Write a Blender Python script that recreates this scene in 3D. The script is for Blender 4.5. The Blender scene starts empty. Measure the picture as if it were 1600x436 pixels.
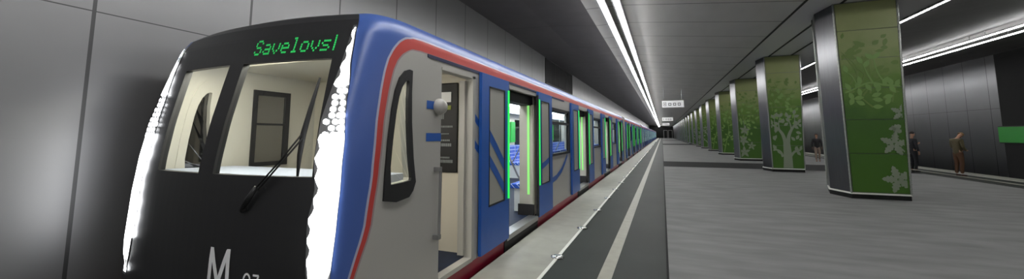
import bpy, math, random
from mathutils import Vector, Matrix
random.seed(7)
SC = bpy.context.scene
C = SC.collection
PI = math.pi

# ------------------------------------------------------------------ camera
cam_d = bpy.data.cameras.new('camera'); cam = bpy.data.objects.new('camera', cam_d); C.objects.link(cam)
cam_d.sensor_width = 36; cam_d.lens = 13.5; cam_d.shift_y = -69/1600; cam_d.clip_end = 400; cam_d.clip_start = .05
R_ = Vector((.93176, .36307, 0)); U_ = Vector((.03672, -.09424, .99487)); F_ = Vector((-.36121, .92698, .10115))
cam.matrix_world = Matrix(((R_.x, U_.x, -F_.x, 0), (R_.y, U_.y, -F_.y, 0), (R_.z, U_.z, -F_.z, 1.5), (0, 0, 0, 1)))
SC.camera = cam

# ------------------------------------------------------------------ materials
def lin(c):
    return tuple(((x/255)/12.92 if x/255 <= .04045 else ((x/255+.055)/1.055)**2.4) for x in c)
MATS = {}
def nodes(name):
    m = bpy.data.materials.new(name); m.use_nodes = True; MATS[name] = m
    nt = m.node_tree; return m, nt, nt.nodes['Principled BSDF']
def mat(name, rgb, rough=.5, metal=0, emit=None, es=0, alpha=None, spec=None, noise=0, nscale=8, stretch=(1, 1, 1), coat=0, bump=0):
    m, nt, b = nodes(name)
    col = (*lin(rgb), 1)
    b.inputs['Base Color'].default_value = col
    b.inputs['Roughness'].default_value = rough
    b.inputs['Metallic'].default_value = metal
    if coat: b.inputs['Coat Weight'].default_value = coat; b.inputs['Coat Roughness'].default_value = .05
    if spec is not None: b.inputs['Specular IOR Level'].default_value = spec
    if emit:
        b.inputs['Emission Color'].default_value = (*lin(emit), 1); b.inputs['Emission Strength'].default_value = es
    if noise or bump:
        tc = nt.nodes.new('ShaderNodeTexCoord'); mp = nt.nodes.new('ShaderNodeMapping'); nz = nt.nodes.new('ShaderNodeTexNoise')
        mp.inputs['Scale'].default_value = stretch; nz.inputs['Scale'].default_value = nscale; nz.inputs['Detail'].default_value = 5
        nt.links.new(tc.outputs['Object'], mp.inputs[0]); nt.links.new(mp.outputs[0], nz.inputs['Vector'])
        if noise:
            mx = nt.nodes.new('ShaderNodeMix'); mx.data_type = 'RGBA'
            mx.inputs['A'].default_value = (*[v*(1-noise) for v in col[:3]], 1); mx.inputs['B'].default_value = (*[min(1, v*(1+noise)) for v in col[:3]], 1)
            rp = nt.nodes.new('ShaderNodeMapRange'); rp.inputs[1].default_value = .3; rp.inputs[2].default_value = .7
            nt.links.new(nz.outputs[0], rp.inputs[0]); nt.links.new(rp.outputs[0], mx.inputs['Factor'])
            nt.links.new(mx.outputs['Result'], b.inputs['Base Color'])
        if bump:
            bp = nt.nodes.new('ShaderNodeBump'); bp.inputs['Strength'].default_value = bump; bp.inputs['Distance'].default_value = .01
            nt.links.new(nz.outputs[0], bp.inputs['Height']); nt.links.new(bp.outputs[0], b.inputs['Normal'])
    return m
def add_lines(m, specs, dark=.25):
    """panel joints: specs = [(axis, spacing, offset, width)]; darkens the base colour in thin real joints"""
    nt = m.node_tree; b = nt.nodes['Principled BSDF']
    tc = nt.nodes.new('ShaderNodeTexCoord'); sp = nt.nodes.new('ShaderNodeSeparateXYZ'); nt.links.new(tc.outputs['Object'], sp.inputs[0])
    fac = None
    def M(op, a, c):
        n = nt.nodes.new('ShaderNodeMath'); n.operation = op
        for i, v in enumerate((a, c)):
            if isinstance(v, (int, float)): n.inputs[i].default_value = v
            else: nt.links.new(v, n.inputs[i])
        return n.outputs[0]
    for ax, sp_, off, wd in specs:
        v = M('ADD', sp.outputs[ax], -off + 1000*sp_ + wd/2)
        v = M('MODULO', v, sp_)
        v = M('LESS_THAN', v, wd)
        fac = v if fac is None else M('MAXIMUM', fac, v)
    mx = nt.nodes.new('ShaderNodeMix'); mx.data_type = 'RGBA'
    src = b.inputs['Base Color']
    if src.is_linked: nt.links.new(src.links[0].from_socket, mx.inputs['A'])
    else: mx.inputs['A'].default_value = src.default_value
    base = src.default_value
    mx.inputs['B'].default_value = (base[0]*dark, base[1]*dark, base[2]*dark, 1)
    nt.links.new(fac, mx.inputs['Factor']); nt.links.new(mx.outputs['Result'], src)
    return m
def glass(name, tint=(220, 225, 225), refl=.06):
    m = bpy.data.materials.new(name); m.use_nodes = True; nt = m.node_tree; nt.nodes.clear()
    o = nt.nodes.new('ShaderNodeOutputMaterial'); mx = nt.nodes.new('ShaderNodeMixShader'); t = nt.nodes.new('ShaderNodeBsdfTransparent'); g = nt.nodes.new('ShaderNodeBsdfGlossy')
    t.inputs[0].default_value = (*lin(tint), 1); g.inputs['Roughness'].default_value = .03
    mx.inputs[0].default_value = refl; nt.links.new(t.outputs[0], mx.inputs[1]); nt.links.new(g.outputs[0], mx.inputs[2]); nt.links.new(mx.outputs[0], o.inputs[0])
    MATS[name] = m; return m

M_LED = mat('led_white', (255, 255, 255), emit=(255, 255, 255), es=31)
M_HEAD = mat('headlight_white', (255, 255, 255), emit=(250, 252, 255), es=9)
M_GREEN = mat('green_led', (20, 160, 60), emit=(40, 225, 85), es=1.0)
M_GREEN2 = mat('pale_green_led', (120, 190, 100), emit=(140, 228, 120), es=.75)
M_TXT = mat('green_dots', (20, 160, 70), emit=(50, 190, 95), es=.6)
M_INLIGHT = mat('car_ceiling_light', (255, 255, 255), emit=(245, 250, 255), es=12)
M_WHITE = mat('white_paint', (235, 235, 235), .5)
M_LETTER = mat('white_lettering', (240, 240, 240), .5, emit=(255, 255, 255), es=.0)
M_BLACK = mat('black_gloss', (44, 44, 45), .42, spec=.35)
M_RUBBER = mat('black_rubber', (22, 22, 23), .55)
M_GREY = mat('car_grey_paint', (168, 166, 160), .38)
M_LEAF = mat('door_blue_paint', (28, 84, 165), .4)
M_LEAFGREY = mat('door_window_grey', (158, 157, 148), .35)
M_CREAM = mat('cab_cream', (206, 200, 184), .6)
M_INT = mat('saloon_white', (225, 228, 228), .5)
M_SCRN = mat('screen_panel_taupe', (185, 180, 168), .5)
M_TEAL = mat('far_shimmer_teal', (150, 200, 190), emit=(190, 225, 220), es=.6)
M_JAMB = mat('door_jamb_grey', (170, 168, 160), .4)
M_DFLOOR = mat('car_floor_blue', (26, 36, 56), .6, spec=.2, noise=.15)
M_DARK = mat('dark_underframe', (30, 28, 28), .6)
M_DKRED = mat('dark_red_sill', (128, 30, 48), .45)
M_STEEL = mat('brushed_steel', (108, 108, 110), .3, metal=1, noise=.12, nscale=3, stretch=(30, 30, .4))
M_STEEL2 = mat('satin_steel', (165, 165, 165), .35, metal=.9)
M_FLOOR = mat('platform_granite', (122, 122, 121), .75, spec=.25, noise=.17, nscale=1.6, stretch=(.7, 2.2, 1))
M_BAND = mat('dark_granite_band', (34, 34, 34), .8, spec=.15, noise=.15, nscale=3)
M_TILE = mat('dark_green_granite', (34, 40, 35), .6, spec=.25, noise=.2, nscale=.9)
M_COPING = mat('light_coping_stone', (150, 149, 138), .5, noise=.1, nscale=4)
M_LINE = mat('pale_line', (222, 222, 214), .5)
M_STRIPE = mat('safety_stripe', (150, 148, 134), .5, noise=.08)
M_WALL = add_lines(mat('wall_panel_grey', (118, 118, 118), .42, metal=.55, noise=.05, nscale=.8), [(1, 1.49, 1.89, .03), (2, 50, 2.68, .008)], .3)
M_WALLR = add_lines(mat('wall_panel_steel', (92, 92, 94), .3, metal=.95, noise=.05, nscale=.8), [(1, 1.49, 1.0, .03), (2, 50, 2.68, .012)], .15)
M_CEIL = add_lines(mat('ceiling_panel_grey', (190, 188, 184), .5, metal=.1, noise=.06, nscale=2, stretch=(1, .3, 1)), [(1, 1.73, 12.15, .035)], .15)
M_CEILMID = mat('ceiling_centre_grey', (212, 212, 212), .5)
M_CEILDK = add_lines(mat('track_ceiling_and_shade', (100, 97, 97), .6, noise=.08, nscale=1.5), [(1, 3.46, 12.15, .02)], .4)
M_PIT = mat('track_bed', (30, 30, 30), .9)
M_VOID = mat('matt_black', (12, 12, 12), .9)
M_GL = glass('clear_glass')
M_GLOWPANEL = mat('green_panel_glow', (20, 120, 50), emit=(30, 170, 60), es=.7)
M_SIGNGREEN = mat('green_band_paint_glow', (16, 118, 28), .5, emit=(16, 118, 28), es=.1)  # green paint with a weak emission of its own colour
M_SIGN = mat('lit_sign_face', (215, 215, 215), .5, emit=(225, 225, 225), es=.35)
M_SIGNDK = mat('sign_symbol_grey', (120, 120, 120), .5)
M_DIM = mat('equipment_text', (140, 145, 145), .6)
M_YG = mat('yellow_green_label', (140, 150, 60), .6)
M_STUD = mat('stud_metal', (190, 190, 188), .25, metal=1)

def seat_fabric():
    m, nt, b = nodes('seat_check_fabric')
    tc = nt.nodes.new('ShaderNodeTexCoord'); sp = nt.nodes.new('ShaderNodeSeparateXYZ'); nt.links.new(tc.outputs['Object'], sp.inputs[0])
    ad = nt.nodes.new('ShaderNodeMath'); ad.operation = 'ADD'; nt.links.new(sp.outputs[0], ad.inputs[0]); nt.links.new(sp.outputs[2], ad.inputs[1])
    cb = nt.nodes.new('ShaderNodeCombineXYZ'); nt.links.new(ad.outputs[0], cb.inputs[0]); nt.links.new(sp.outputs[1], cb.inputs[1])
    br = nt.nodes.new('ShaderNodeTexBrick'); br.offset = 0; br.inputs['Scale'].default_value = 1
    br.inputs['Brick Width'].default_value = .11; br.inputs['Row Height'].default_value = .13; br.inputs['Mortar Size'].default_value = .008
    br.inputs['Color1'].default_value = (*lin((32, 82, 190)), 1); br.inputs['Color2'].default_value = (*lin((40, 96, 205)), 1); br.inputs['Mortar'].default_value = (*lin((215, 225, 240)), 1)
    nt.links.new(cb.outputs[0], br.inputs['Vector']); nt.links.new(br.outputs[0], b.inputs['Base Color']); b.inputs['Roughness'].default_value = .7
    return m
M_SEAT = seat_fabric()

def green_print():
    m, nt, b = nodes('green_enamel_print')
    tc = nt.nodes.new('ShaderNodeTexCoord'); sp = nt.nodes.new('ShaderNodeSeparateXYZ'); nt.links.new(tc.outputs['Object'], sp.inputs[0])
    nz = nt.nodes.new('ShaderNodeTexNoise'); nz.inputs['Scale'].default_value = 2.2; nz.inputs['Detail'].default_value = 3; nt.links.new(tc.outputs['Object'], nz.inputs['Vector'])
    mu = nt.nodes.new('ShaderNodeMath'); mu.operation = 'MULTIPLY_ADD'; nt.links.new(nz.outputs[0], mu.inputs[0]); mu.inputs[1].default_value = 1.5; nt.links.new(sp.outputs[2], mu.inputs[2])
    mr = nt.nodes.new('ShaderNodeMapRange'); mr.inputs[1].default_value = .75; mr.inputs[2].default_value = 5.4; nt.links.new(mu.outputs[0], mr.inputs[0])
    cr = nt.nodes.new('ShaderNodeValToRGB'); e = cr.color_ramp.elements
    e[0].position = 0; e[0].color = (*lin((62, 100, 26)), 1)
    e[1].position = 1; e[1].color = (*lin((146, 152, 100)), 1)
    for p, c in ((.4, (54, 94, 18)), (.62, (92, 126, 44)), (.8, (134, 146, 88))):
        x = e.new(p); x.color = (*lin(c), 1)
    nt.links.new(mr.outputs[0], cr.inputs[0]); nt.links.new(cr.outputs[0], b.inputs['Base Color']); b.inputs['Roughness'].default_value = .4
    return m
M_PRINT = green_print()
M_ART = mat('pale_leaf_print', (128, 138, 118), .45)
M_ART2 = mat('mid_green_leaf_print', (116, 150, 76), .45)
M_ART3 = mat('olive_background_leaf_print', (100, 126, 56), .45)
M_TRIM = mat('aluminium_trim', (150, 152, 145), .4, metal=.5)

# ------------------------------------------------------------------ mesh helpers
class MB:
    def __init__(s): s.v = []; s.f = []; s.mi = []
    def face(s, pts, mi=0):
        n = len(s.v); s.v += [tuple(p) for p in pts]; s.f.append(tuple(range(n, n+len(pts)))); s.mi.append(mi)
    def box(s, x0, x1, y0, y1, z0, z1, mi=0):
        n = len(s.v)
        s.v += [(x, y, z) for x in (x0, x1) for y in (y0, y1) for z in (z0, z1)]
        for q in ((0, 1, 3, 2), (4, 6, 7, 5), (0, 4, 5, 1), (2, 3, 7, 6), (0, 2, 6, 4), (1, 5, 7, 3)):
            s.f.append(tuple(n+i for i in q)); s.mi.append(mi)
        return s
    def hull8(s, bot, top, mi=0):
        """bot/top: equal length loops -> closed prism"""
        n = len(s.v); k = len(bot); s.v += [tuple(p) for p in bot] + [tuple(p) for p in top]
        s.f.append(tuple(n+i for i in reversed(range(k)))); s.f.append(tuple(n+k+i for i in range(k))); s.mi += [mi, mi]
        for i in range(k):
            j = (i+1) % k; s.f.append((n+i, n+j, n+k+j, n+k+i)); s.mi.append(mi)
        return s
    def tube(s, pts, r, n=8, mi=0, cap=True):
        pts = [Vector(p) for p in pts]; rs = r if isinstance(r, (list, tuple)) else [r]*len(pts)
        base = len(s.v); k = len(pts)
        prev = None
        for i, p in enumerate(pts):
            t = (pts[min(i+1, k-1)] - pts[max(i-1, 0)]).normalized()
            a = Vector((0, 0, 1)) if abs(t.z) < .9 else Vector((1, 0, 0))
            if prev is not None: a = prev
            u = (a - t*a.dot(t)).normalized(); w = t.cross(u); prev = u
            for j in range(n):
                th = 2*PI*j/n; s.v.append(tuple(p + (u*math.cos(th) + w*math.sin(th))*rs[i]))
        for i in range(k-1):
            for j in range(n):
                q = (j+1) % n; s.f.append((base+i*n+j, base+i*n+q, base+(i+1)*n+q, base+(i+1)*n+j)); s.mi.append(mi)
        if cap:
            s.f.append(tuple(base+j for j in reversed(range(n)))); s.f.append(tuple(base+(k-1)*n+j for j in range(n))); s.mi += [mi, mi]
        return s
    def sphere(s, c, r, n=12, m=8, mi=0, sc=(1, 1, 1)):
        b = len(s.v); s.v.append((c[0], c[1], c[2]+r*sc[2]))
        for i in range(1, m):
            ph = PI*i/m
            for j in range(n):
                th = 2*PI*j/n; s.v.append((c[0]+r*sc[0]*math.sin(ph)*math.cos(th), c[1]+r*sc[1]*math.sin(ph)*math.sin(th), c[2]+r*sc[2]*math.cos(ph)))
        s.v.append((c[0], c[1], c[2]-r*sc[2]))
        for j in range(n):
            s.f.append((b, b+1+j, b+1+(j+1) % n)); s.mi.append(mi)
            o = b+1+(m-2)*n; s.f.append((o+(j+1) % n, o+j, len(s.v)-1)); s.mi.append(mi)
        for i in range(m-2):
            for j in range(n):
                a = b+1+i*n+j; c2 = b+1+i*n+(j+1) % n; s.f.append((a, a+n, c2+n, c2)); s.mi.append(mi)
        return s
    def mesh(s, name, mats, smooth=False):
        me = bpy.data.meshes.new(name); me.from_pydata(s.v, [], s.f)
        for m in (mats if isinstance(mats, (list, tuple)) else [mats]): me.materials.append(m)
        me.polygons.foreach_set('material_index', s.mi)
        if smooth: me.polygons.foreach_set('use_smooth', [True]*len(s.f))
        me.update(); return me
    def build(s, name, mats, parent=None, smooth=False, bevel=0, solid=0):
        o = bpy.data.objects.new(name, s.mesh(name, mats, smooth)); C.objects.link(o)
        if parent is not None: o.parent = parent
        if solid:
            md = o.modifiers.new('Solidify', 'SOLIDIFY'); md.thickness = solid; md.offset = 0
        if bevel:
            md = o.modifiers.new('Bevel', 'BEVEL'); md.width = bevel; md.segments = 2; md.limit_method = 'ANGLE'
        return o
def thing(name, label, cat, loc=(0, 0, 0), group=None, rz=0):
    o = bpy.data.objects.new(name, None); C.objects.link(o); o.location = loc; o.rotation_euler = (0, 0, rz); o.empty_display_size = .2
    return tag(o, label, cat, group)
def tag(o, label, cat, group=None):
    o['label'] = label; o['category'] = cat
    if group: o['group'] = group
    return o
def struct(mb, name, m, **k):
    o = mb.build(name, m, **k); o['kind'] = 'structure'; return o
def copy_tree(o, parent=None):
    c = o.copy(); C.objects.link(c)
    if parent is not None: c.parent = parent
    for ch in [x for x in ALL if x.parent == o]: copy_tree(ch, c)
    return c
def box(name, x0, x1, y0, y1, z0, z1, m, parent=None, bevel=0):
    return MB().box(x0, x1, y0, y1, z0, z1).build(name, m, parent, bevel=bevel)

# ------------------------------------------------------------------ the hall
YA, YB = -32.0, 168.0
MIR = 9.3          # mirror sum: X -> MIR - X  (platform centre line at 4.65)
cop_edge = -1.93
# platform slabs
struct(MB().box(0, MIR, YA, YB, -1.2, 0), 'floor', M_FLOOR)
b = MB()
for y0, y1 in ((19.7, 23.4), (60.5, 67), (104, 111), (146, 153)):
    b.box(0, MIR, y0, y1, -.01, .003)
struct(b, 'trim_1', M_BAND)
for i, sgn in enumerate((1, -1)):
    def X(x): return x if sgn == 1 else MIR - x
    def bx(x0, x1, z0, z1, nm, m):
        a, c = sorted((X(x0), X(x1)))
        return struct(MB().box(a, c, YA, YB, z0, z1), nm, m)
    bx(-1.27, 0, -1.2, -.002, 'floor', M_TILE)
    bx(cop_edge, -1.27, -1.2, 0, 'floor', M_COPING)
    bx(-1.275, -1.235, -.01, .004, 'trim_%d' % (2+3*i), M_LINE)
    bx(-.69, -.55, -.01, .004, 'trim_%d' % (3+3*i), M_STRIPE)
    bx(-.012, .012, -.01, .004, 'trim_%d' % (4+3*i), M_BAND)
    # track bed, tunnel wall
    bx(-5.3, cop_edge, -1.5, -1.2, 'floor', M_PIT)
    bx(-5.3, -5.05, -1.5, 5.16, 'wall_left' if i == 0 else 'wall_right', M_WALL if i == 0 else M_WALLR)
# ceilings: (X, z) profile strips
def strip(prof, nm, m, th=.15):
    b = MB()
    for (xa, za), (xc, zc) in zip(prof, prof[1:]):
        b.hull8([(xa, YA, za), (xc, YA, zc), (xc, YB, zc), (xa, YB, za)], [(xa, YA, za+th), (xc, YA, zc+th), (xc, YB, zc+th), (xa, YB, za+th)])
    return struct(b, nm, m)
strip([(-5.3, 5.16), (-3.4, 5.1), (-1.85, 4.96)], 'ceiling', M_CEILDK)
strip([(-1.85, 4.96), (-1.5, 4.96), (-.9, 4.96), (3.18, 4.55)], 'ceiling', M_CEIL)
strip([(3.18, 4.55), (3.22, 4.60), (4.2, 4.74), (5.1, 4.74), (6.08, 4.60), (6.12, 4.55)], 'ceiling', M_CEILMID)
strip([(6.12, 4.55), (10.2, 4.96), (11.15, 4.96), (12.7, 5.1), (14.6, 5.16)], 'ceiling', M_CEILDK)  # right platform slope takes the dark material: grazing-light shade put into its colour
# dark shadow-gap trims along the edges of the central ceiling beam
for n_, (x, z) in enumerate(((3.18, 4.55), (4.25, 4.735), (5.05, 4.735), (6.11, 4.55))):
    struct(MB().box(x-.03, x+.03, YA, YB, z-.012, z+.02), 'trim_%d' % (9+n_), M_DARK)
# end walls
b = MB(); b.box(-5.3, 14.6, YB, YB+.2, -1.5, 5.4); struct(b, 'wall_far', M_BAND)
b = MB(); b.box(-5.3, 14.6, YA-.2, YA, -1.5, 5.4); struct(b, 'wall_near', M_WALLR)
# dark portals at the far end of the platform
for k, x in enumerate((1.2, 3.0, 5.6, 7.4)):
    f = MB(); f.box(x-.75, x-.62, YB-.3, YB, 0, 3.2); f.box(x+.62, x+.75, YB-.3, YB, 0, 3.2); f.box(x-.62, x+.62, YB-.3, YB, 3.05, 3.2); f.box(x-.62, x+.62, YB-.1, YB, 0, 3.05, 1)
    struct(f, 'door_%d' % (k+1), [M_STEEL2, M_VOID])
# black sheet over the near part of the right track wall (X = 14.35)
WR = MIR + 5.05
struct(MB().box(WR-.06, WR, YA, 24.2, -1.2, 5.15), 'trim_8', M_VOID)
# recessed dark ventilation openings in the tunnel walls
def vent(x0, x1, y0, y1, label):
    t = thing('ventilation_grille', label, 'grille', ((x0+x1)/2, (y0+y1)/2, 3.9), 'ventilation openings of the tunnel walls')
    ox, oy, oz = t.location
    b = MB(); b.box(x0-ox, x1-ox, y0-oy, y1-oy, 0, 1.22); b.build('backing', M_VOID, t)
    s = MB(); n = int((y1-y0)/.72)
    for i in range(n+1):
        yy = y0-oy + i*(y1-y0)/n; s.box(x0-ox-.01, x1-ox+.015, yy-.02, yy+.02, 0, 1.22)
    s.box(x0-ox-.01, x1-ox+.015, y0-oy, y1-oy, 1.18, 1.22); s.box(x0-ox-.01, x1-ox+.015, y0-oy, y1-oy, 0, .04)
    s.build('frame', M_DARK, t)
vent(-5.07, -5.02, 17.3, 23.0, 'black ventilation opening high in the wall above the first train car')

# LED light lines
HANG = []
for k in range(30): HANG += [-3.3+k*5.2, -2.6+k*5.2]
def led(x, z, label, hang=False, w=.034, h=(-.03, .03)):
    t = thing('led_light_line', label, 'light', (x, 0, z), 'pairs of white ceiling light lines over the platform edges')
    box('diffuser', -w, w, YA+.5, YB-.5, h[0], h[1], M_LED, t)
    box('housing', -w*(1 if hang is True else 2.9), w*(1 if hang is True else 2.9), YA+.5, YB-.5, .031, .05, M_DARK if hang is True else M_STEEL2, t)  # left housings widened to shield the ceiling from side light
    if hang:
        for y in (HANG if hang is True else HANG[::4]): MB().tube([(0, y, .05), (0, y, 4.96-z+.03)], .012, 6).build('hanger_rod', M_STEEL2, t)
led(-1.27, 4.65, 'white light line nearer the train of the left ceiling pair', 2)
led(-.925, 4.65, 'white light line nearer the platform of the left ceiling pair', 2)
led(MIR+.90, 4.74, 'hanging white light line nearer the platform of the right pair', True, .02, (0, .03))
led(MIR+1.46, 4.74, 'hanging white light line nearer the far tunnel wall of the right pair', True, .02, (0, .03))
# dotted cove light along the right edge of the central ceiling
t = thing('dotted_cove_light', 'row of small white light dots along the right edge of the central ceiling beam', 'light', (6.16, 0, 4.56))
b = MB()
for i in range(900):
    y = -1.0 + i*.13; b.box(-.015, .015, y, y+.085, -.035, -.012)
b.build('light_dots', M_LED, t)
box('rail', -.03, .03, YA+.5, YB-.5, -.012, .02, M_STEEL2, t)
# glowing edge light on the left of the far platform coping is plain stone; studs on the near coping line
MB_st = MB(); MB_st.sphere((0, 0, .004), .075, 16, 6, sc=(1, .8, .25)); MB_st.tube([(0, 0, -.004), (0, 0, .006)], .082, 20)
st_me = MB_st.mesh('edge_stud', M_STUD, True)
for k in range(52):
    o = bpy.data.objects.new('edge_stud', st_me); C.objects.link(o); o.location = (-1.255, 3.2+1.56*k, .006)
    tag(o, 'small domed metal stud on the pale line of the platform edge beside the train', 'stud', 'metal studs along the pale edge line')

# hanging signs
for n, (y, lab) in enumerate(((30, 'largest and nearest pale lit sign hanging under the ceiling'), (60, 'second hanging pale sign, smaller, just below the largest one'), (90, 'farthest and smallest of the three hanging pale signs'))):
    t = thing('hanging_sign', lab, 'sign', (.78, y, 3.4), 'signs hanging over the platform')
    box('sign_box', -.76, .76, -.06, .06, 0, .56, M_TRIM, t, .01)
    box('sign_face', -.72, .72, -.068, -.059, .04, .52, M_SIGN, t)
    s = MB()
    def ring(cx, cz, w, h, th=.03):
        s.box(cx-w, cx+w, -.072, -.067, cz-h, cz-h+th); s.box(cx-w, cx+w, -.072, -.067, cz+h-th, cz+h)
        s.box(cx-w, cx-w+th, -.072, -.067, cz-h, cz+h); s.box(cx+w-th, cx+w, -.072, -.067, cz-h, cz+h)
    ring(-.54, .28, .1, .14); s.box(-.57, -.51, -.072, -.067, .22, .34)
    for q in (-.2, .12, .42): ring(q, .26, .1, .1, .05)
    s.build('symbols', M_SIGNDK, t)
    zt = 4.96 - (.78+.9)*.1; 
    for x in (-.6, .6): MB().tube([(x, 0, .56), (x, 0, 4.96-(x+.78+.9)*.1005-3.4)], .012, 6).build('hanger_rod', M_STEEL2, t)

# green sign band on the far right wall
t = thing('green_wall_sign', 'long bright green sign band on the black part of the far right wall', 'sign', (WR-.06, 20, 1.5))
box('band', -.07, -.0, -8, 4.35, -.36, .33, M_SIGNGREEN, t)
box('frame', -.03, .0, -8.05, 4.4, -.4, .37, M_DARK, t)

# ------------------------------------------------------------------ columns
def leaf_pts(cx, cz, L, W, ang, lobes=0):
    n = 28 if lobes else 12; L0 = []; R0 = []
    for i in range(n+1):
        t_ = i/n
        w = W*math.sin(PI*min(1, t_**.85))*(.95)
        if lobes: w = W*math.sin(PI*t_**.8)**.7*(.6+.4*abs(math.sin(PI*lobes*t_))) if 0 < t_ < 1 else 0
        w = max(w, .004)
        L0.append((t_*L, w)); R0.append((t_*L, -w))
    ca, sa = math.cos(ang), math.sin(ang)
    f = lambda p: (cx+p[0]*ca-p[1]*sa, cz+p[0]*sa+p[1]*ca)
    return [f(p) for p in L0], [f(p) for p in R0]
class Art:
    """2-D print shapes in panel space u 0..1 (width), z; mapped onto the tapering panel face"""
    def __init__(s, fn, y): s.fn = fn; s.q = []; s.y = y
    def strip2(s, A, B):
        for i in range(len(A)-1): s.q.append([A[i], A[i+1], B[i+1], B[i]])
    def leaf(s, x, z, L, W, ang, lobes=0): s.strip2(*leaf_pts(x, z, L, W, math.radians(ang), lobes))
    def branch(s, pts, w0, w1):
        A = []; B = []; n = len(pts)
        # smooth by Catmull-Rom
        P = []
        for i in range(n-1):
            p0, p1, p2, p3 = pts[max(i-1, 0)], pts[i], pts[i+1], pts[min(i+2, n-1)]
            for k in range(5):
                t = k/5
                P.append(tuple(.5*((2*p1[a])+(-p0[a]+p2[a])*t+(2*p0[a]-5*p1[a]+4*p2[a]-p3[a])*t*t+(-p0[a]+3*p1[a]-3*p2[a]+p3[a])*t**3) for a in (0, 1)))
        P.append(pts[-1]); m = len(P)
        for i, p in enumerate(P):
            a = P[max(i-1, 0)]; c = P[min(i+1, m-1)]; d = Vector((c[0]-a[0], c[1]-a[1])).normalized(); w = (w0+(w1-w0)*i/(m-1))/2
            A.append((p[0]-d.y*w, p[1]+d.x*w)); B.append((p[0]+d.y*w, p[1]-d.x*w))
        s.strip2(A, B)
    def oak(s, x, z, R, rot=0, n=5):
        for k in range(n): s.leaf(x+.02*math.cos(math.radians(rot+k*360/n)), z+.02*math.sin(math.radians(rot+k*360/n)), R, R*.29, rot+k*360/n, 4)
    def build(s, name, m, parent):
        b = MB()
        for q in s.q:
            q = [(min(max(x, .03), 1.09), min(max(z, .16), 4.6)) for x, z in q]
            F = [s.fn(x, z) for x, z in q]
            f0 = [(p[0], s.y, p[1]) for p in F]; f1 = [(p[0], s.y-.004, p[1]) for p in F]
            ar = abs(sum(F[i][0]*F[(i+1) % 4][1]-F[(i+1) % 4][0]*F[i][1] for i in range(4)))/2
            if ar > 1e-6: b.hull8(f0, f1)
        return b.build(name, m, parent)
HC = 4.74
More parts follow.
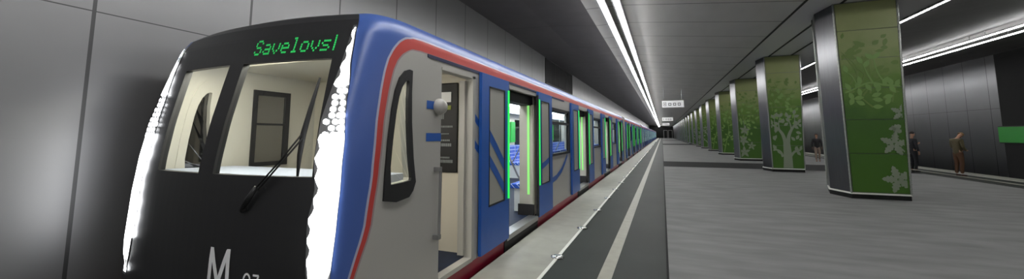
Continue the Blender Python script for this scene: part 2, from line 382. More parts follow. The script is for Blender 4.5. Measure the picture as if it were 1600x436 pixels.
def make_column(kind, label, y, first=True):
    t = thing('column', label, 'column', (4.65, y+.7, 0), 'hexagonal steel and green panel columns')
    # local coords: X - 4.65, Y - (y+.7)
    def hexa(z, g=0):
        k = z/HC
        fx = .55+.10*k; vx = .73+.17*k
        fl = -(.53+.06*k); vl = -(.72+.05*k)
        return [(fl-g*.3, -.7-g, z), (fx+g*.3, -.7-g, z), (vx+g, 0, z), (fx+g*.3, .7+g, z), (fl-g*.3, .7+g, z), (vl-g, 0, z)]
    b = MB(); b.hull8(hexa(.1, -.012), hexa(HC-.01, -.012)); b.build('steel_cladding', M_STEEL, t)
    b = MB(); b.hull8(hexa(0, .004), hexa(.1, .004)); b.build('plinth', M_BAND, t)
    b = MB(); b.hull8(hexa(.105, .02), hexa(.14, .02)); b.build('base_rail', M_LINE, t)
    # green enamel panels in rows (front and back)
    for sd, nm in ((-1, 'green_panel'), (1, 'green_panel')):
        b = MB(); zs = [.15, 1.05, 1.85, 2.6, 3.32, 4.02, HC-.03]
        for z0, z1 in zip(zs, zs[1:]):
            z0 += .006; z1 -= .006
            def cor(z):
                h = hexa(z); return h[0][0]+.03, h[1][0]-.03
            a0, c0 = cor(z0); a1, c1 = cor(z1); ya, yb = sd*.68, sd*.715
            b.hull8([(a0, ya, z0), (c0, ya, z0), (c0, yb, z0), (a0, yb, z0)], [(a1, ya, z1), (c1, ya, z1), (c1, yb, z1), (a1, yb, z1)])
        b.build(nm, M_PRINT, t)
    b = MB()
    for s_ in (0, 1, 3, 4):
        p = Vector(hexa(.12)[s_]); q = Vector(hexa(HC-.02)[s_]); sy = -1 if s_ < 2 else 1
        p.y += sy*.008; q.y += sy*.008
        b.tube([p, q], .02, 4)
        for i in range(46):
            c = p.lerp(q, (i+.5)/46); b.box(c.x-.014, c.x+.014, c.y-.028, c.y+.028, c.z-.01, c.z+.01)
    b.build('corner_trim', M_TRIM, t)
    def fn(u, z):
        h = hexa(z); a, c = h[0][0]+.035, h[1][0]-.035
        return a+(c-a)*u/1.12, z
    rnd = random.Random(kind)
    # soft background leaves high up, printed in olive
    A = Art(fn, -.716)
    for i in range(28):
        x = rnd.uniform(.05, 1.0); z = rnd.uniform(2.2, 3.9); A.leaf(x, z, rnd.uniform(.12, .26), rnd.uniform(.03, .065), rnd.uniform(0, 360))
    for i in range(7):
        x = rnd.uniform(.1, 1.0); z = rnd.uniform(2.1, 3.0); A.branch([(x, z), (x+rnd.uniform(-.25, .25), z+.35), (x+rnd.uniform(-.4, .4), z+.8)], .04, .012)
    A.build('artwork', M_ART3, t)
    if kind == 0:
        A = Art(fn, -.7165)
        A.branch([(1.1, 2.62), (.8, 2.66), (.5, 2.72), (.15, 2.55), (.03, 2.5)], .05, .03)
        A.branch([(.6, 2.70), (.5, 2.95), (.42, 3.2)], .035, .012); A.branch([(.85, 2.66), (.7, 2.95), (.62, 3.4)], .035, .012); A.branch([(.3, 2.62), (.2, 2.9), (.08, 3.0)], .03, .01)
        for x, z, a in ((.15, 2.56, 120), (.25, 2.6, 60), (.35, 2.7, 100), (.45, 2.7, -60), (.3, 2.6, -80), (.12, 2.5, -70), (.6, 2.7, -50), (.7, 2.68, -100), (.78, 2.68, 60), (.95, 2.65, 110), (1.0, 2.64, 50),
                        (.9, 2.64, -60), (.45, 3.1, 60), (.42, 3.2, 120), (.64, 3.3, 50), (.63, 3.3, 140), (.1, 2.98, 100), (.2, 2.35, 10), (.4, 2.2, 150), (.55, 2.4, 20), (.55, 2.15, 0), (.75, 2.3, 170), (.8, 2.2, 60), (.12, 2.2, 70), (.95, 2.4, 190)):
            A.leaf(x, z, .2, .055, a)
        A.build('artwork', M_ART2, t)
        A = Art(fn, -.717)
        A.oak(.90, 1.28, .27, 10); A.oak(.92, .47, .3, 35); A.oak(1.08, 2.0, .2, 80)
        A.branch([(1.09, 1.1), (.98, 1.22), (.9, 1.28)], .03, .02); A.branch([(1.09, .3), (1.0, .42), (.92, .47)], .03, .02)
        A.leaf(1.05, 1.7, .25, .07, 200, 4); A.leaf(1.05, 1.55, .22, .07, 150, 4)
        A.build('artwork', M_ART, t)
    elif kind == 1:
        A = Art(fn, -.7165)
        for i in range(30): A.leaf(rnd.uniform(.05, .95), rnd.uniform(1.9, 3.2), rnd.uniform(.14, .24), .05, rnd.uniform(0, 360))
        A.build('artwork', M_ART2, t)
        A = Art(fn, -.717)
        A.branch([(.55, .16), (.56, .6), (.55, 1.0), (.54, 1.3)], .36, .22)
        A.branch([(.5, 1.2), (.42, 1.5), (.25, 1.75), (.06, 1.9)], .15, .05); A.branch([(.6, 1.2), (.66, 1.5), (.82, 1.8), (1.02, 1.95)], .15, .05)
        A.branch([(.38, .6), (.3, .8), (.15, .88), (.03, .85)], .1, .05); A.branch([(.65, .6), (.8, .8), (.95, .85), (1.09, .95)], .1, .06)
        A.branch([(.33, 1.62), (.3, 1.9), (.36, 2.2)], .06, .02); A.branch([(.74, 1.65), (.72, 1.9), (.62, 2.2)], .06, .02); A.branch([(.82, 1.8), (.88, 2.05), (.86, 2.3)], .04, .015)
        A.branch([(.2, 1.8), (.16, 2.0), (.18, 2.2)], .04, .015)
        for x, z, a in ((.06, 1.9, 100), (.08, 1.85, 210), (.2, 2.2, 70), (.18, 2.15, 130), (.36, 2.2, 60), (.36, 2.2, 130), (.33, 2.0, 20), (.3, 1.9, 150), (.62, 2.2, 100), (.62, 2.15, 40), (.7, 2.0, 130), (.86, 2.3, 80), (.86, 2.2, 20),
                        (1.0, 1.95, 60), (.98, 1.9, 130), (1.0, 1.9, -30), (.85, 1.85, -40), (.2, 1.75, -100), (.15, 1.8, -60), (.12, .9, 110), (.06, .86, 60), (.2, .88, -60), (.85, .85, 70), (.95, .85, 120), (1.0, .9, 50), (.9, .82, -50),
                        (.1, 1.3, 60), (.14, 1.25, 110), (.9, 1.3, 60), (.85, 1.25, 130), (1.0, 1.28, 20), (.45, 1.95, 80), (.5, 1.85, 40), (.9, 1.6, -20)):
            A.leaf(x, z, .2, .06, a)
        A.build('artwork', M_ART, t)
    elif kind == 2:
        A = Art(fn, -.7165)
        for i in range(34): A.leaf(rnd.uniform(.05, .95), rnd.uniform(1.2, 3.2), rnd.uniform(.14, .26), .06, rnd.uniform(0, 360))
        A.build('artwork', M_ART2, t)
        A = Art(fn, -.717)
        A.oak(.22, .5, .3, 20); A.oak(.2, 1.15, .28, 50); A.oak(.3, 1.75, .25, 80); A.oak(.62, .85, .22, 10)
        A.branch([(.03, .2), (.2, .5), (.2, 1.15), (.3, 1.75), (.25, 2.3)], .035, .02)
        A.build('artwork', M_ART, t)
    else:
        A = Art(fn, -.7165)
        for i in range(44): A.leaf(rnd.uniform(.05, .95), rnd.uniform(.3, 3.2), rnd.uniform(.14, .28), .06, rnd.uniform(0, 360))
        A.branch([(.1, .2), (.3, 1.0), (.5, 1.8), (.4, 2.8)], .07, .02); A.branch([(1.0, .2), (.8, 1.0), (.9, 2.0), (.7, 2.8)], .05, .02)
        A.build('artwork', M_ART2, t)
    return t
ALL = None
COL_L = ['nearest column, white oak leaf clusters on its green panel, standing right of centre',
         'second nearest column with a large white tree printed on its green panel',
         'third column back with white oak sprays low on its green panel',
         'fourth column back, plain leafy green panel, behind the oak spray column',
         'fifth column back in the receding row of green columns',
         'sixth column back, with a white tree print, in the receding row']
protos = {}
for k in range(22):
    kind = [0, 1, 2, 3, 3, 1][k] if k < 6 else [0, 3, 2, 1][k % 4]
    y = 11.55+7.0*k
    lab = COL_L[k] if k < 6 else 'small distant green panel column far down the receding row'
    if kind not in protos:
        protos[kind] = make_column(kind, lab, y)
    else:
        ALL = list(bpy.data.objects); o = copy_tree(protos[kind]); o.location.y = y+.7; o['label'] = lab

# ------------------------------------------------------------------ the train
CXT = -3.28
ZW = [(-1.2, 1.15), (-.6, 1.26), (0, 1.295), (.6, 1.30), (2.2, 1.30), (2.33, 1.292), (2.42, 1.26), (2.49, 1.18), (2.55, 1.04), (2.60, .75), (2.63, .3)]
ZY = [(-1.2, 2.02), (-.4, 1.95), (.2, 1.90), (.6, 1.90), (1.0, 1.92), (1.3, 1.95), (1.6, 2.00), (1.9, 2.07), (2.1, 2.12), (2.3, 2.18), (2.42, 2.24), (2.49, 2.32), (2.55, 2.45), (2.60, 2.66), (2.63, 2.9)]
def ip(T, v):
    if v <= T[0][0]: return T[0][1]
    for (a, b), (c, d) in zip(T, T[1:]):
        if v <= c: return b+(d-b)*(v-a)/(c-a) if c > a else d
    return T[-1][1]
def surf(s, z, off=0):
    """plan curve of the nose at height z: s 0..1 front, 1..2 corner, 2..3 cab side, then metres; off = outward offset"""
    wd = ip(ZW, z); yf = ip(ZY, z); sg = 1 if s >= 0 else -1; s = abs(s); c = min(.16, wd*.3)
    def P(s):
        if s <= 1: return s*(wd-c), yf+.12*s*s
        if s <= 2:
            t = s-1; P0 = (wd-c, yf+.12); P1 = (wd, yf+.152); P2 = (wd, yf+.52)
            return tuple((1-t)**2*P0[i]+2*t*(1-t)*P1[i]+t*t*P2[i] for i in (0, 1))
        if s <= 3: return wd, (yf+.52)+(s-2)*(3.1-(yf+.52))
        return wd, 3.1+s-3
    x, y = P(s)
    if off:
        a = P(max(0, s-.02)); b = P(s+.02); d = Vector((b[0]-a[0], b[1]-a[1])).normalized(); x += d.y*off; y -= d.x*off
    return Vector((CXT+sg*x, y, z))
BE = [(-1.2, .95), (-.3, 1.0), (.2, 1.08), (.57, 1.17), (.85, 1.21), (1.1, 1.22), (1.45, 1.17), (1.6, 1.10), (1.73, 1.04), (2.03, .98), (2.32, .955), (2.63, .955)]
be = lambda z: ip(BE, z)
OUTL = [(-1.2, 1.12), (0, 1.12), (.2, 1.25), (.52, 1.49), (.82, 1.68), (1.17, 1.735), (1.4, 1.72), (1.64, 1.68), (1.85, 1.655), (2.0, 1.65), (2.1, 1.67), (2.19, 1.72), (2.26, 1.80), (2.31, 1.90), (2.335, 2.05), (2.345, 2.4)]
INL = [(-1.2, 1.2), (0, 1.2), (.2, 1.36), (.51, 1.58), (.81, 1.79), (1.17, 1.845), (1.4, 1.84), (1.65, 1.81), (1.85, 1.80), (2.01, 1.81), (2.10, 1.85), (2.16, 1.91), (2.205, 2.0), (2.225, 2.1), (2.235, 2.4)]
def qof(s): s = abs(s); return .45*(s-1) if s < 2 else .45+.62*(s-2)
PO = [(qof(s), z) for z, s in OUTL] + [(60, 2.345)]
PI_ = [(qof(s), z) for z, s in INL] + [(60, 2.235)]
def sdist(poly, q, z):
    best = 9; sgn = 1
    for (a, b), (c, d) in zip(poly, poly[1:]):
        dx, dz = c-a, d-b; L = dx*dx+dz*dz; t = max(0, min(1, ((q-a)*dx+(z-b)*dz)/L)); px, pz = a+dx*t, b+dz*t
        r = math.hypot(q-px, z-pz)
        if r < best-1e-9:
            best = r; cr = dx*(z-b)-dz*(q-a); sgn = -1 if cr > 0 else 1
    return best*sgn      # positive = inside (grey side)
def livery():
    m, nt, b = nodes('car_body_livery')
    def att(n):
        a = nt.nodes.new('ShaderNodeAttribute'); a.attribute_name = n; return a.outputs['Fac']
    def M(op, a, c):
        n = nt.nodes.new('ShaderNodeMath'); n.operation = op
        for i, v in enumerate((a, c)):
            if isinstance(v, (int, float)): n.inputs[i].default_value = v
            else: nt.links.new(v, n.inputs[i])
        return n.outputs[0]
    def mix(f, A, B):
        n = nt.nodes.new('ShaderNodeMix'); n.data_type = 'RGBA'; nt.links.new(f, n.inputs['Factor'])
        for k, v in (('A', A), ('B', B)):
            if isinstance(v, tuple): n.inputs[k].default_value = (*lin(v), 1)
            else: nt.links.new(v, n.inputs[k])
        return n.outputs['Result']
    do, di = att('d_out'), att('d_in')
    col = mix(M('GREATER_THAN', do, 0), (66, 92, 156), (184, 64, 58))
    col = mix(M('GREATER_THAN', di, 0), col, (168, 166, 160))
    e1 = M('LESS_THAN', M('ABSOLUTE', do, 0), .0085); e2 = M('LESS_THAN', M('ABSOLUTE', di, 0), .006)
    col = mix(e1, col, (168, 168, 190)); col = mix(e2, col, (150, 130, 130))
    tc = nt.nodes.new('ShaderNodeTexCoord'); sp = nt.nodes.new('ShaderNodeSeparateXYZ'); nt.links.new(tc.outputs['Object'], sp.inputs[0])
    col = mix(M('LESS_THAN', sp.outputs[2], .125), col, (140, 26, 50))
    col = mix(M('GREATER_THAN', sp.outputs[2], 2.555), col, (120, 120, 124))
    nt.links.new(col, b.inputs['Base Color']); b.inputs['Roughness'].default_value = .36
    return m
M_LIV = livery()
def add_attr(o, vals):
    me = o.data
    for n, vs_ in vals.items():
        a = me.attributes.new(n, 'FLOAT', 'POINT'); a.data.foreach_set('value', vs_)
DZ0, DZ1 = .165, 2.14          # door opening heights
DH = .68                       # half width of a doorway
def frange(a, b, n): return [a+(b-a)*i/n for i in range(n+1)]
ZROWS = sorted(set([-1.0, -.7, -.4, -.1, .0, .06, .125, DZ0, .25, .35, .45, .55, .65, .75, .85, .95, 1.04, 1.08, 1.12, 1.2, 1.28, 1.36, 1.44, 1.52, 1.6, 1.68, 1.76, 1.84, 1.9, 1.95, 1.98, 2.02, 2.06, 2.1, DZ1, 2.17, 2.2, 2.23, 2.26, 2.29, 2.32, 2.35, 2.38, 2.42, 2.46, 2.49, 2.52, 2.55, 2.58, 2.60, 2.62, 2.63]))
CABWIN_O = [(1.94, 1.0), (1.925, 1.2), (1.905, 1.45), (1.885, 1.7), (1.885, 1.85), (1.92, 1.96), (1.99, 2.025), (2.06, 2.045), (2.12, 2.04), (2.16, 1.85), (2.22, 1.6), (2.29, 1.3), (2.34, 1.1), (2.31, 1.03), (2.26, .985), (2.1, .97)]
CABWIN_I = [(2.02, 1.11), (1.995, 1.25), (1.98, 1.45), (1.965, 1.68), (1.965, 1.80), (1.985, 1.88), (2.02, 1.93), (2.055, 1.95), (2.085, 1.945), (2.11, 1.80), (2.16, 1.6), (2.22, 1.35), (2.275, 1.14), (2.27, 1.12), (2.2, 1.115), (2.1, 1.112)]
fix = lambda P: [(a if a <= 2 else 2+(a-2)/.64, c) for a, c in P]
CABWIN_O, CABWIN_I = fix(CABWIN_O), fix(CABWIN_I)
def inpoly(p, P):
    c = False; n = len(P)
    for i in range(n):
        a, b = P[i], P[(i+1) % n]
        if (a[1] > p[1]) != (b[1] > p[1]) and p[0] < (b[0]-a[0])*(p[1]-a[1])/(b[1]-a[1])+a[0]: c = not c
    return c
def side_openings(doors, left, cab):
    H = []      # (y0,y1,z0,z1)
    for i, d in enumerate(doors):
        if not left: H.append((d-DH, d+DH, DZ0, DZ1))
        else: H.append((d-.5, d+.5, 1.04, 1.98))
        if i < len(doors)-1: H.append((d+1.6, d+3.12, 1.12, 1.98))
    if cab and not left: H.append((3.2, 3.87, DZ0, 2.14))
    if cab and left: H.append((3.16, 3.55, 1.16, 1.99))
    return H
def make_shell(root, doors, y_end, nose, y_start=0, off=0, name='body_shell', mats=None):
    """outer skin (or inner lining when off<0) as one mesh, both sides and roof"""
    b = MB(); do = []; di = []
    rows = ZROWS if off == 0 else [z for z in ZROWS if .1 < z < 2.4]
    for sg in (1, -1):
        H = side_openings(doors, sg < 0, nose)
        cols = []
        if nose: cols += [('n', t) for t in frange(0, 1, 46)]
        else: cols += [('y', y_start)]
        ys = set([y_end])
        for h in H: ys.update((h[0], h[1]))
        if nose: ys.add(4.0)
        cols += [('y', y) for y in sorted(ys) if y > (3.1 if nose else y_start)]
        idx = {}
        for j, z in enumerate(rows):
            for i, (k, v) in enumerate(cols):
                s = (be(z)+(3-be(z))*v) if k == 'n' else (v-3.1+3 if nose else 0)
                if k == 'n': p = surf(s*sg, z, off); q = qof(s)
                else: p = Vector((CXT+sg*(ip(ZW, z)+off), v, z)); q = 1.07+v-3.1 if nose else 5+v
                idx[i, j] = len(b.v); b.v.append(tuple(p)); do.append(sdist(PO, q, z)); di.append(sdist(PI_, q, z))
        for j in range(len(rows)-1):
            for i in range(len(cols)-1):
                zc = (rows[j]+rows[j+1])/2
                a, c = b.v[idx[i, j]], b.v[idx[i+1, j]]; yc = (a[1]+c[1]+b.v[idx[i, j+1]][1]+b.v[idx[i+1, j+1]][1])/4
                hole = any(h[0]-1e-4 < yc < h[1]+1e-4 and h[2] < zc < h[3] for h in H)
                if nose and cols[i][0] == 'n' and cols[i+1][0] == 'n':
                    s = be(zc)+(3-be(zc))*(cols[i][1]+cols[i+1][1])/2
                    mid = [((o[0]+n_[0])/2, (o[1]+n_[1])/2) for o, n_ in zip(CABWIN_O, CABWIN_I)]
                    if inpoly((s, zc), mid): hole = True
                if off < 0 and nose and yc < 2.2: hole = True
                if not hole:
                    b.f.append((idx[i, j], idx[i+1, j], idx[i+1, j+1], idx[i, j+1])); b.mi.append(0)
        if off == 0:
            if sg == 1: top = [idx[i, len(rows)-1] for i in range(len(cols))]; tc = cols
            else:
                tb = [idx[i, len(rows)-1] for i in range(len(cols))]
                # ridge: right and left edge columns differ, so close it with end-to-end quads on the nose and one long quad
                nn = 47 if nose else 1
                for i in range(nn-1): b.f.append((top[i], top[i+1], tb[i+1], tb[i])); b.mi.append(0)
                b.f.append((top[nn-1], top[-1], tb[-1], tb[nn-1])); b.mi.append(0)
    o = b.build(name, mats or M_LIV, root, smooth=False)
    if off == 0:
        add_attr(o, {'d_out': do, 'd_in': di})
        for p in o.data.polygons: p.use_smooth = True
    return o
def patch(b, zs, sL, sR, n, off, mi=0, sg=1):
    for j in range(len(zs)-1):
        z0, z1 = zs[j], zs[j+1]
        for i in range(n):
            t0, t1 = i/n, (i+1)/n
            f = lambda t, z: surf(sg*(sL(z)+(sR(z)-sL(z))*t), z, off)
            b.face([f(t0, z0), f(t1, z0), f(t1, z1), f(t0, z1)], mi)
def ringpatch(b, O, I, off, sg, mi=0, fill=None, deep=-.012):
    n = len(O)
    for i in range(n):
        j = (i+1) % n
        for k, (A, B) in enumerate(((O, I),)):
            b.face([surf(sg*A[i][0], A[i][1], off), surf(sg*A[j][0], A[j][1], off), surf(sg*B[j][0], B[j][1], off), surf(sg*B[i][0], B[i][1], off)], mi)
            # returns towards the skin so the frame has depth
            b.face([surf(sg*A[i][0], A[i][1], off), surf(sg*A[j][0], A[j][1], off), surf(sg*A[j][0], A[j][1], -.005), surf(sg*A[i][0], A[i][1], -.005)], mi)
            b.face([surf(sg*B[i][0], B[i][1], off), surf(sg*B[j][0], B[j][1], off), surf(sg*B[j][0], B[j][1], deep), surf(sg*B[i][0], B[i][1], deep)], mi)
XS = CXT+1.30      # right side plane
XL = CXT-1.30

def saloon(root, doors, y0, y1):
    """everything inside the passenger room plus doors and windows; root-relative coordinates"""
    box('saloon_floor', XL+.06, XS-.06, y0, y1, .05, .16, M_DFLOOR, root)
    box('saloon_ceiling', XL+.2, XS-.2, y0+.05, y1-.05, 2.36, 2.40, M_INT, root)
    for x in (CXT-.75, CXT+.75):
        box('ceiling_light', x-.09, x+.09, y0+.3, y1-.3, 2.30, 2.335, M_INLIGHT, root)
    box('end_wall', XL+.07, XS-.07, y1-.1, y1-.04, .16, 2.36, M_INT, root)
    # header above the doorways
    box('lintel_panel', XS-.3, XS-.1, y0+.05, y1-.05, 1.99, 2.34, M_DARK, root)
    box('lintel_panel', XL+.1, XL+.3, y0+.05, y1-.05, 2.14, 2.34, M_WHITE, root)
    for i, d in enumerate(doors):
        # right side: open plug leaves slid out along the side, window pane, green edge light
        for sg in (-1, 1):
            a, c = (d-DH-.84, d-DH) if sg < 0 else (d+DH, d+DH+.84)
            lf = MB(); X0, X1 = XS+.012, XS+.05
            w0, w1 = (a+.2, c-.14) if sg < 0 else (a+.14, c-.2)
            for (p, q, r, s) in ((a, w0, DZ0-.02, 2.22), (w1, c, DZ0-.02, 2.22), (w0, w1, DZ0-.02, .65), (w0, w1, 2.08, 2.22)): lf.box(X0, X1, p, q, r, s)
            L = lf.build('door_leaf', M_LEAF, root)
            g = MB(); g.box(X0+.012, X1-.008, w0, w1, .65, 2.08); g.build('window_pane', M_LEAFGREY, L)
            g = MB(); t = .018
            for (p, q, r, s) in ((w0, w0+t, .65, 2.08), (w1-t, w1, .65, 2.08), (w0, w1, .65, .65+t), (w0, w1, 2.08-t, 2.08)): g.box(X0+.01, X1+.003, p, q, r, s)
            g.build('window_seal', M_RUBBER, L)
            e0, e1 = (c-.045, c-.005) if sg < 0 else (a+.005, a+.045)
            g = MB(); g.box(X1-.005, X1+.012, e0, e1, .66, 2.09); g.build('edge_light', M_GREEN, L)
            e0, e1 = (c, c+.012) if sg < 0 else (a-.012, a)
            g = MB(); g.box(X0, X1, e0, e1, DZ0, 2.16); g.build('edge_seal', M_RUBBER, L)
            # swoosh lines printed across the leaf
        box('door_sill', XS-.14, XS+.03, d-DH, d+DH, .10, .168, M_STEEL2, root, .004)
        box('gap_shade_plate', XS-.05, XS+.006, d-DH-.04, d+DH+.04, -.12, .10, M_DARK, root)  # dark plate stands in for the shadowed gap under the doorway
        # draught screens inside beside the doorway with a green light column
        for sg in (-1, 1):
            y = d+sg*(DH+.03)
            sc_ = MB(); ya, yb = sorted((y, y+sg*.05)); sc_.box(XS-.31, XS-.05, ya, yb, .16, 2.0); S = sc_.build('draught_screen', M_SCRN, root)
            ya, yb = sorted((y-sg*.012, y)); g = MB(); g.box(XS-.165, XS-.13, ya, yb, .5, 2.03); g.build('screen_light', M_GREEN2, S)
            ya, yb = sorted((y-sg*.03, y)); g = MB(); g.box(XS-.33, XS-.05, ya, yb, .16, .34); g.build('kick_box', M_DARK, S)
        # closed doors on the far side
        lf = MB()
        for sg in (-1, 1):
            a, c = (d-DH, d-.01) if sg < 0 else (d+.01, d+DH)
            for (p, q, r, s) in ((a, a+.16, .17, 2.14), (c-.1, c, .17, 2.14), (a+.16, c-.1, .17, 1.04), (a+.16, c-.1, 1.98, 2.14)): lf.box(XL+.03, XL+.075, p, q, r, s)
        L = lf.build('closed_door', M_WHITE, root)
        g = MB()
        for sg in (-1, 1): g.box(XL+.078, XL+.09, d+sg*.03-.012, d+sg*.03+.012, .4, 2.1)
        g.build('edge_light', M_GREEN, L)
        for sg in (-1, 1):
            g = MB(); ya, yb = sorted((d+sg*.11, d+sg*.52)); g.box(XL+.045, XL+.06, ya, yb, 1.04, 1.98); g.build('window_pane', M_GL, L)
        if i < len(doors)-1:
            for X, sd in ((XS, 1), (XL, -1)):
                wa, wb = d+1.6, d+3.12; f = MB(); t = .05
                xa, xb = sorted((X-sd*.03, X+sd*.018))
                for (p, q, r, s) in ((wa-.03, wa+t, 1.08, 2.02), (wb-t, wb+.03, 1.08, 2.02), (wa, wb, 1.08, 1.08+t), (wa, wb, 2.02-t, 2.02), (wa, wb, 1.70, 1.75)): f.box(xa, xb, p, q, r, s)
                W = f.build('window_frame', M_RUBBER, root)
                g = MB(); g.box(X-sd*.012-.004, X-sd*.012+.004, wa+t, wb-t, 1.13, 1.70); g.box(X-sd*.012-.004, X-sd*.012+.004, wa+t, wb-t, 1.75, 1.97); g.build('glass_pane', M_GL, W)
                # six-seat bench along the wall
                st = MB(); x0 = X-sd*.08
                for k in range(5):
                    ya, yb = d+.86+k*.6, d+.86+k*.6+.57
                    xa, xb = sorted((x0, x0-sd*.46)); st.box(xa, xb, ya, yb, .56, .64)
                    xa, xb = sorted((x0, x0-sd*.07)); st.box(xa, xb, ya, yb, .64, 1.16)
                bs = st.build('bench_seat', M_SEAT, root, bevel=.015)
                st = MB(); xa, xb = sorted((x0, x0-sd*.4)); st.box(xa, xb, d+.9, d+3.8, .17, .56); st.build('bench_base', M_INT, bs)
                hr = MB(); xr = x0-sd*.5; hr.tube([(xr, d+.8, 2.36), (xr, d+.8, 1.2), (xr+sd*.2, d+.8, .8), (xr+sd*.3, d+.8, .66)], .017, 8); hr.build('grab_pole', M_STEEL2, root, smooth=True)
        if i < len(doors)-1:
            box('green_glow_panel', XL+.09, XL+.12, d+1.15, d+1.5, 1.25, 1.9, M_GLOWPANEL, root)  # glowing green rectangle mounted on the left wall

def make_lead():
    doors = [5.52, 10.24, 14.96, 19.68]; YE = 21.75
    t = thing('metro_car', 'lead metro car with black front, white headlights and green destination text, nearest the camera', 'train', (CXT, 1.9, -1.0), 'cars of the blue and grey metro train')
    root = thing_origin_fix(t)
    make_shell(root, doors, YE, True)
    make_shell(root, doors, YE, True, off=-.06, name='interior_lining', mats=M_INT2)
    box('end_panel', XL+.02, XS-.02, YE-.03, YE, -1, 2.45, M_GREY, root)
    # black front mask with two windscreen openings
    b = MB(); zl = [z for z in ZROWS if z <= 1.2]; zm = frange(1.2, 2.08, 12); zt = [2.08]+[z for z in ZROWS if z > 2.08]
    cw = dict(aL=lambda z: -(.63+.06*(z-1.2)/.88), aR=lambda z: -.085, bL=lambda z: .065, bR=lambda z: .87-.04*(z-1.2)/.88)
    E_ = lambda z: be(z)
    patch(b, zl, lambda z: -E_(z), E_, 30, 0)
    patch(b, zm, lambda z: -E_(z), cw['aL'], 8, 0); patch(b, zm, cw['aR'], cw['bL'], 3, 0); patch(b, zm, cw['bR'], E_, 6, 0)
    patch(b, zt, lambda z: -E_(z), E_, 30, 0)
    # reveals of the openings
    for l, r in (('aL', 'aR'), ('bL', 'bR')):
        for e in (l, r):
            for z0, z1 in zip(zm, zm[1:]):
                f = cw[e]; b.face([surf(f(z0), z0), surf(f(z1), z1), surf(f(z1), z1, -.05), surf(f(z0), z0, -.05)])
        for z in (1.2, 2.08):
            for i in range(8):
                s0 = cw[l](z)+(cw[r](z)-cw[l](z))*i/8; s1 = cw[l](z)+(cw[r](z)-cw[l](z))*(i+1)/8
                b.face([surf(s0, z), surf(s1, z), surf(s1, z, -.05), surf(s0, z, -.05)])
    mk = b.build('front_mask', M_BLACK, root, smooth=True)
    for l, r in (('aL', 'aR'), ('bL', 'bR')):
        b = MB(); patch(b, zm, cw[l], cw[r], 8, -.02); b.build('windscreen_pane', M_GL, mk, smooth=True)
    # light strips beside the mask
    HI = [(.36, .96), (.56, .915), (.9, .895), (1.1, .925), (1.32, .89), (1.59, .885), (1.78, .90), (2.03, .93), (2.33, .945)]
    for sg in (1, -1):
        b = MB()
        zz = frange(.33, 2.335, 60)
        def inner(z): return ip(HI, z)-(.07 if sg < 0 else 0)*min(1, max(0, (2.2-z)/.5))+.012*math.sin(z*46)
        def outer(z):
            o = be(z)-.012
            return o if z > .6 else inner(z)+(o-inner(z))*max(.05, (z-.33)/.27)
        def solid(z0, z1):
            zs = [z for z in zz if z0-1e-6 <= z <= z1+1e-6]
            patch(b, zs, lambda z: inner(z) if z > .6 else ip(HI, z), outer, 5, .014, sg=sg)
        solid(.33, 1.5); solid(1.84, 2.34)
        # single round lamps in a honeycomb between the two solid stretches
        for r_ in range(9):
            z = 1.50+r_*.046
            a, c = inner(z)+.02, be(z)-.02; n = max(2, int((c-a)*1.1/.052))
            for q in range(n):
                s = a+(c-a)*(q+(.5 if r_ % 2 else .15))/n
                o = surf(sg*s, z, .016); tx = (surf(sg*(s+.01), z, .016)-o).normalized(); tz = (surf(sg*s, z+.01, .016)-o).normalized()
                b.face([o+(tx*math.cos(k*PI/4)+tz*math.sin(k*PI/4))*.02 for k in range(8)])
        h = b.build('headlight', M_HEAD, root)
        b = MB(); patch(b, frange(.3, 2.36, 30), lambda z: ip(HI, z)-.02, lambda z: be(z)-.004, 4, .006, sg=sg); b.build('lamp_backing', M_STEEL2, h)
    # destination text in dots
    G = {'S': ['01110', '10001', '10000', '01110', '00001', '10001', '01110'], 'a': ['00000', '00000', '01110', '00001', '01111', '10001', '01111'],
         'v': ['00000', '00000', '10001', '10001', '10001', '01010', '00100'], 'e': ['00000', '00000', '01110', '10001', '11111', '10000', '01110'],
         'l': ['01100', '00100', '00100', '00100', '00100', '00100', '01110'], 'o': ['00000', '00000', '01110', '10001', '10001', '10001', '01110'],
         's': ['00000', '00000', '01111', '10000', '01110', '00001', '11110'], '|': ['1', '1', '1', '1', '1', '1', '1']}
    cx_ = 0; dt = bpy.data.objects.new('destination_text', None); C.objects.link(dt); dt.parent = root
    for ch in 'Savelovs|':
        b = MB()
        for r_, row in enumerate(G[ch]):
            for c_, v in enumerate(row):
                if v == '1':
                    s0 = .135+(cx_+c_)*.0139; z0 = 2.262-r_*.0195; b.face([surf(s0, z0, .006), surf(s0+.0122, z0, .006), surf(s0+.0122, z0+.0165, .006), surf(s0, z0+.0165, .006)])
        cx_ += 6 if ch != 's' else 7
        b.build('dot_letter', M_TXT, dt)
    # white M emblem and car number
    def stroke(b, p, q, w, off=.006):
        (s0, z0), (s1, z1) = p, q; A = Vector((s0*1.14, z0)); B = Vector((s1*1.14, z1)); d = (B-A).normalized(); n_ = Vector((-d.y, d.x))*w/2; K = 6
        for i in range(K):
            P = A.lerp(B, i/K); Q = A.lerp(B, (i+1)/K)
            b.face([surf(v.x/1.14, v.y, off) for v in (P-n_, Q-n_, Q+n_, P+n_)])
    b = MB(); w_ = .034; zt_, zb = .685, .44
    for p, q in (((.168, zb), (.177, zt_)), ((.178, zt_-.01), (.245, zb)), ((.245, zb), (.318, zt_-.01)), ((.322, zt_), (.327, zb))): stroke(b, p, q, w_)
    b.build('letter_emblem', M_LETTER, root)
    b = MB(); c0 = (.485, .485)
    pts = [(c0[0]+.026*math.cos(k*PI/8), c0[1]+.05*math.sin(k*PI/8)) for k in range(17)]
    for p, q in zip(pts, pts[1:]): stroke(b, p, q, .014)
    b.build('digit', M_LETTER, root); b = MB()
    stroke(b, (.53, .53), (.575, .53), .014); stroke(b, (.573, .53), (.545, .44), .014)
    b.build('digit', M_LETTER, root)
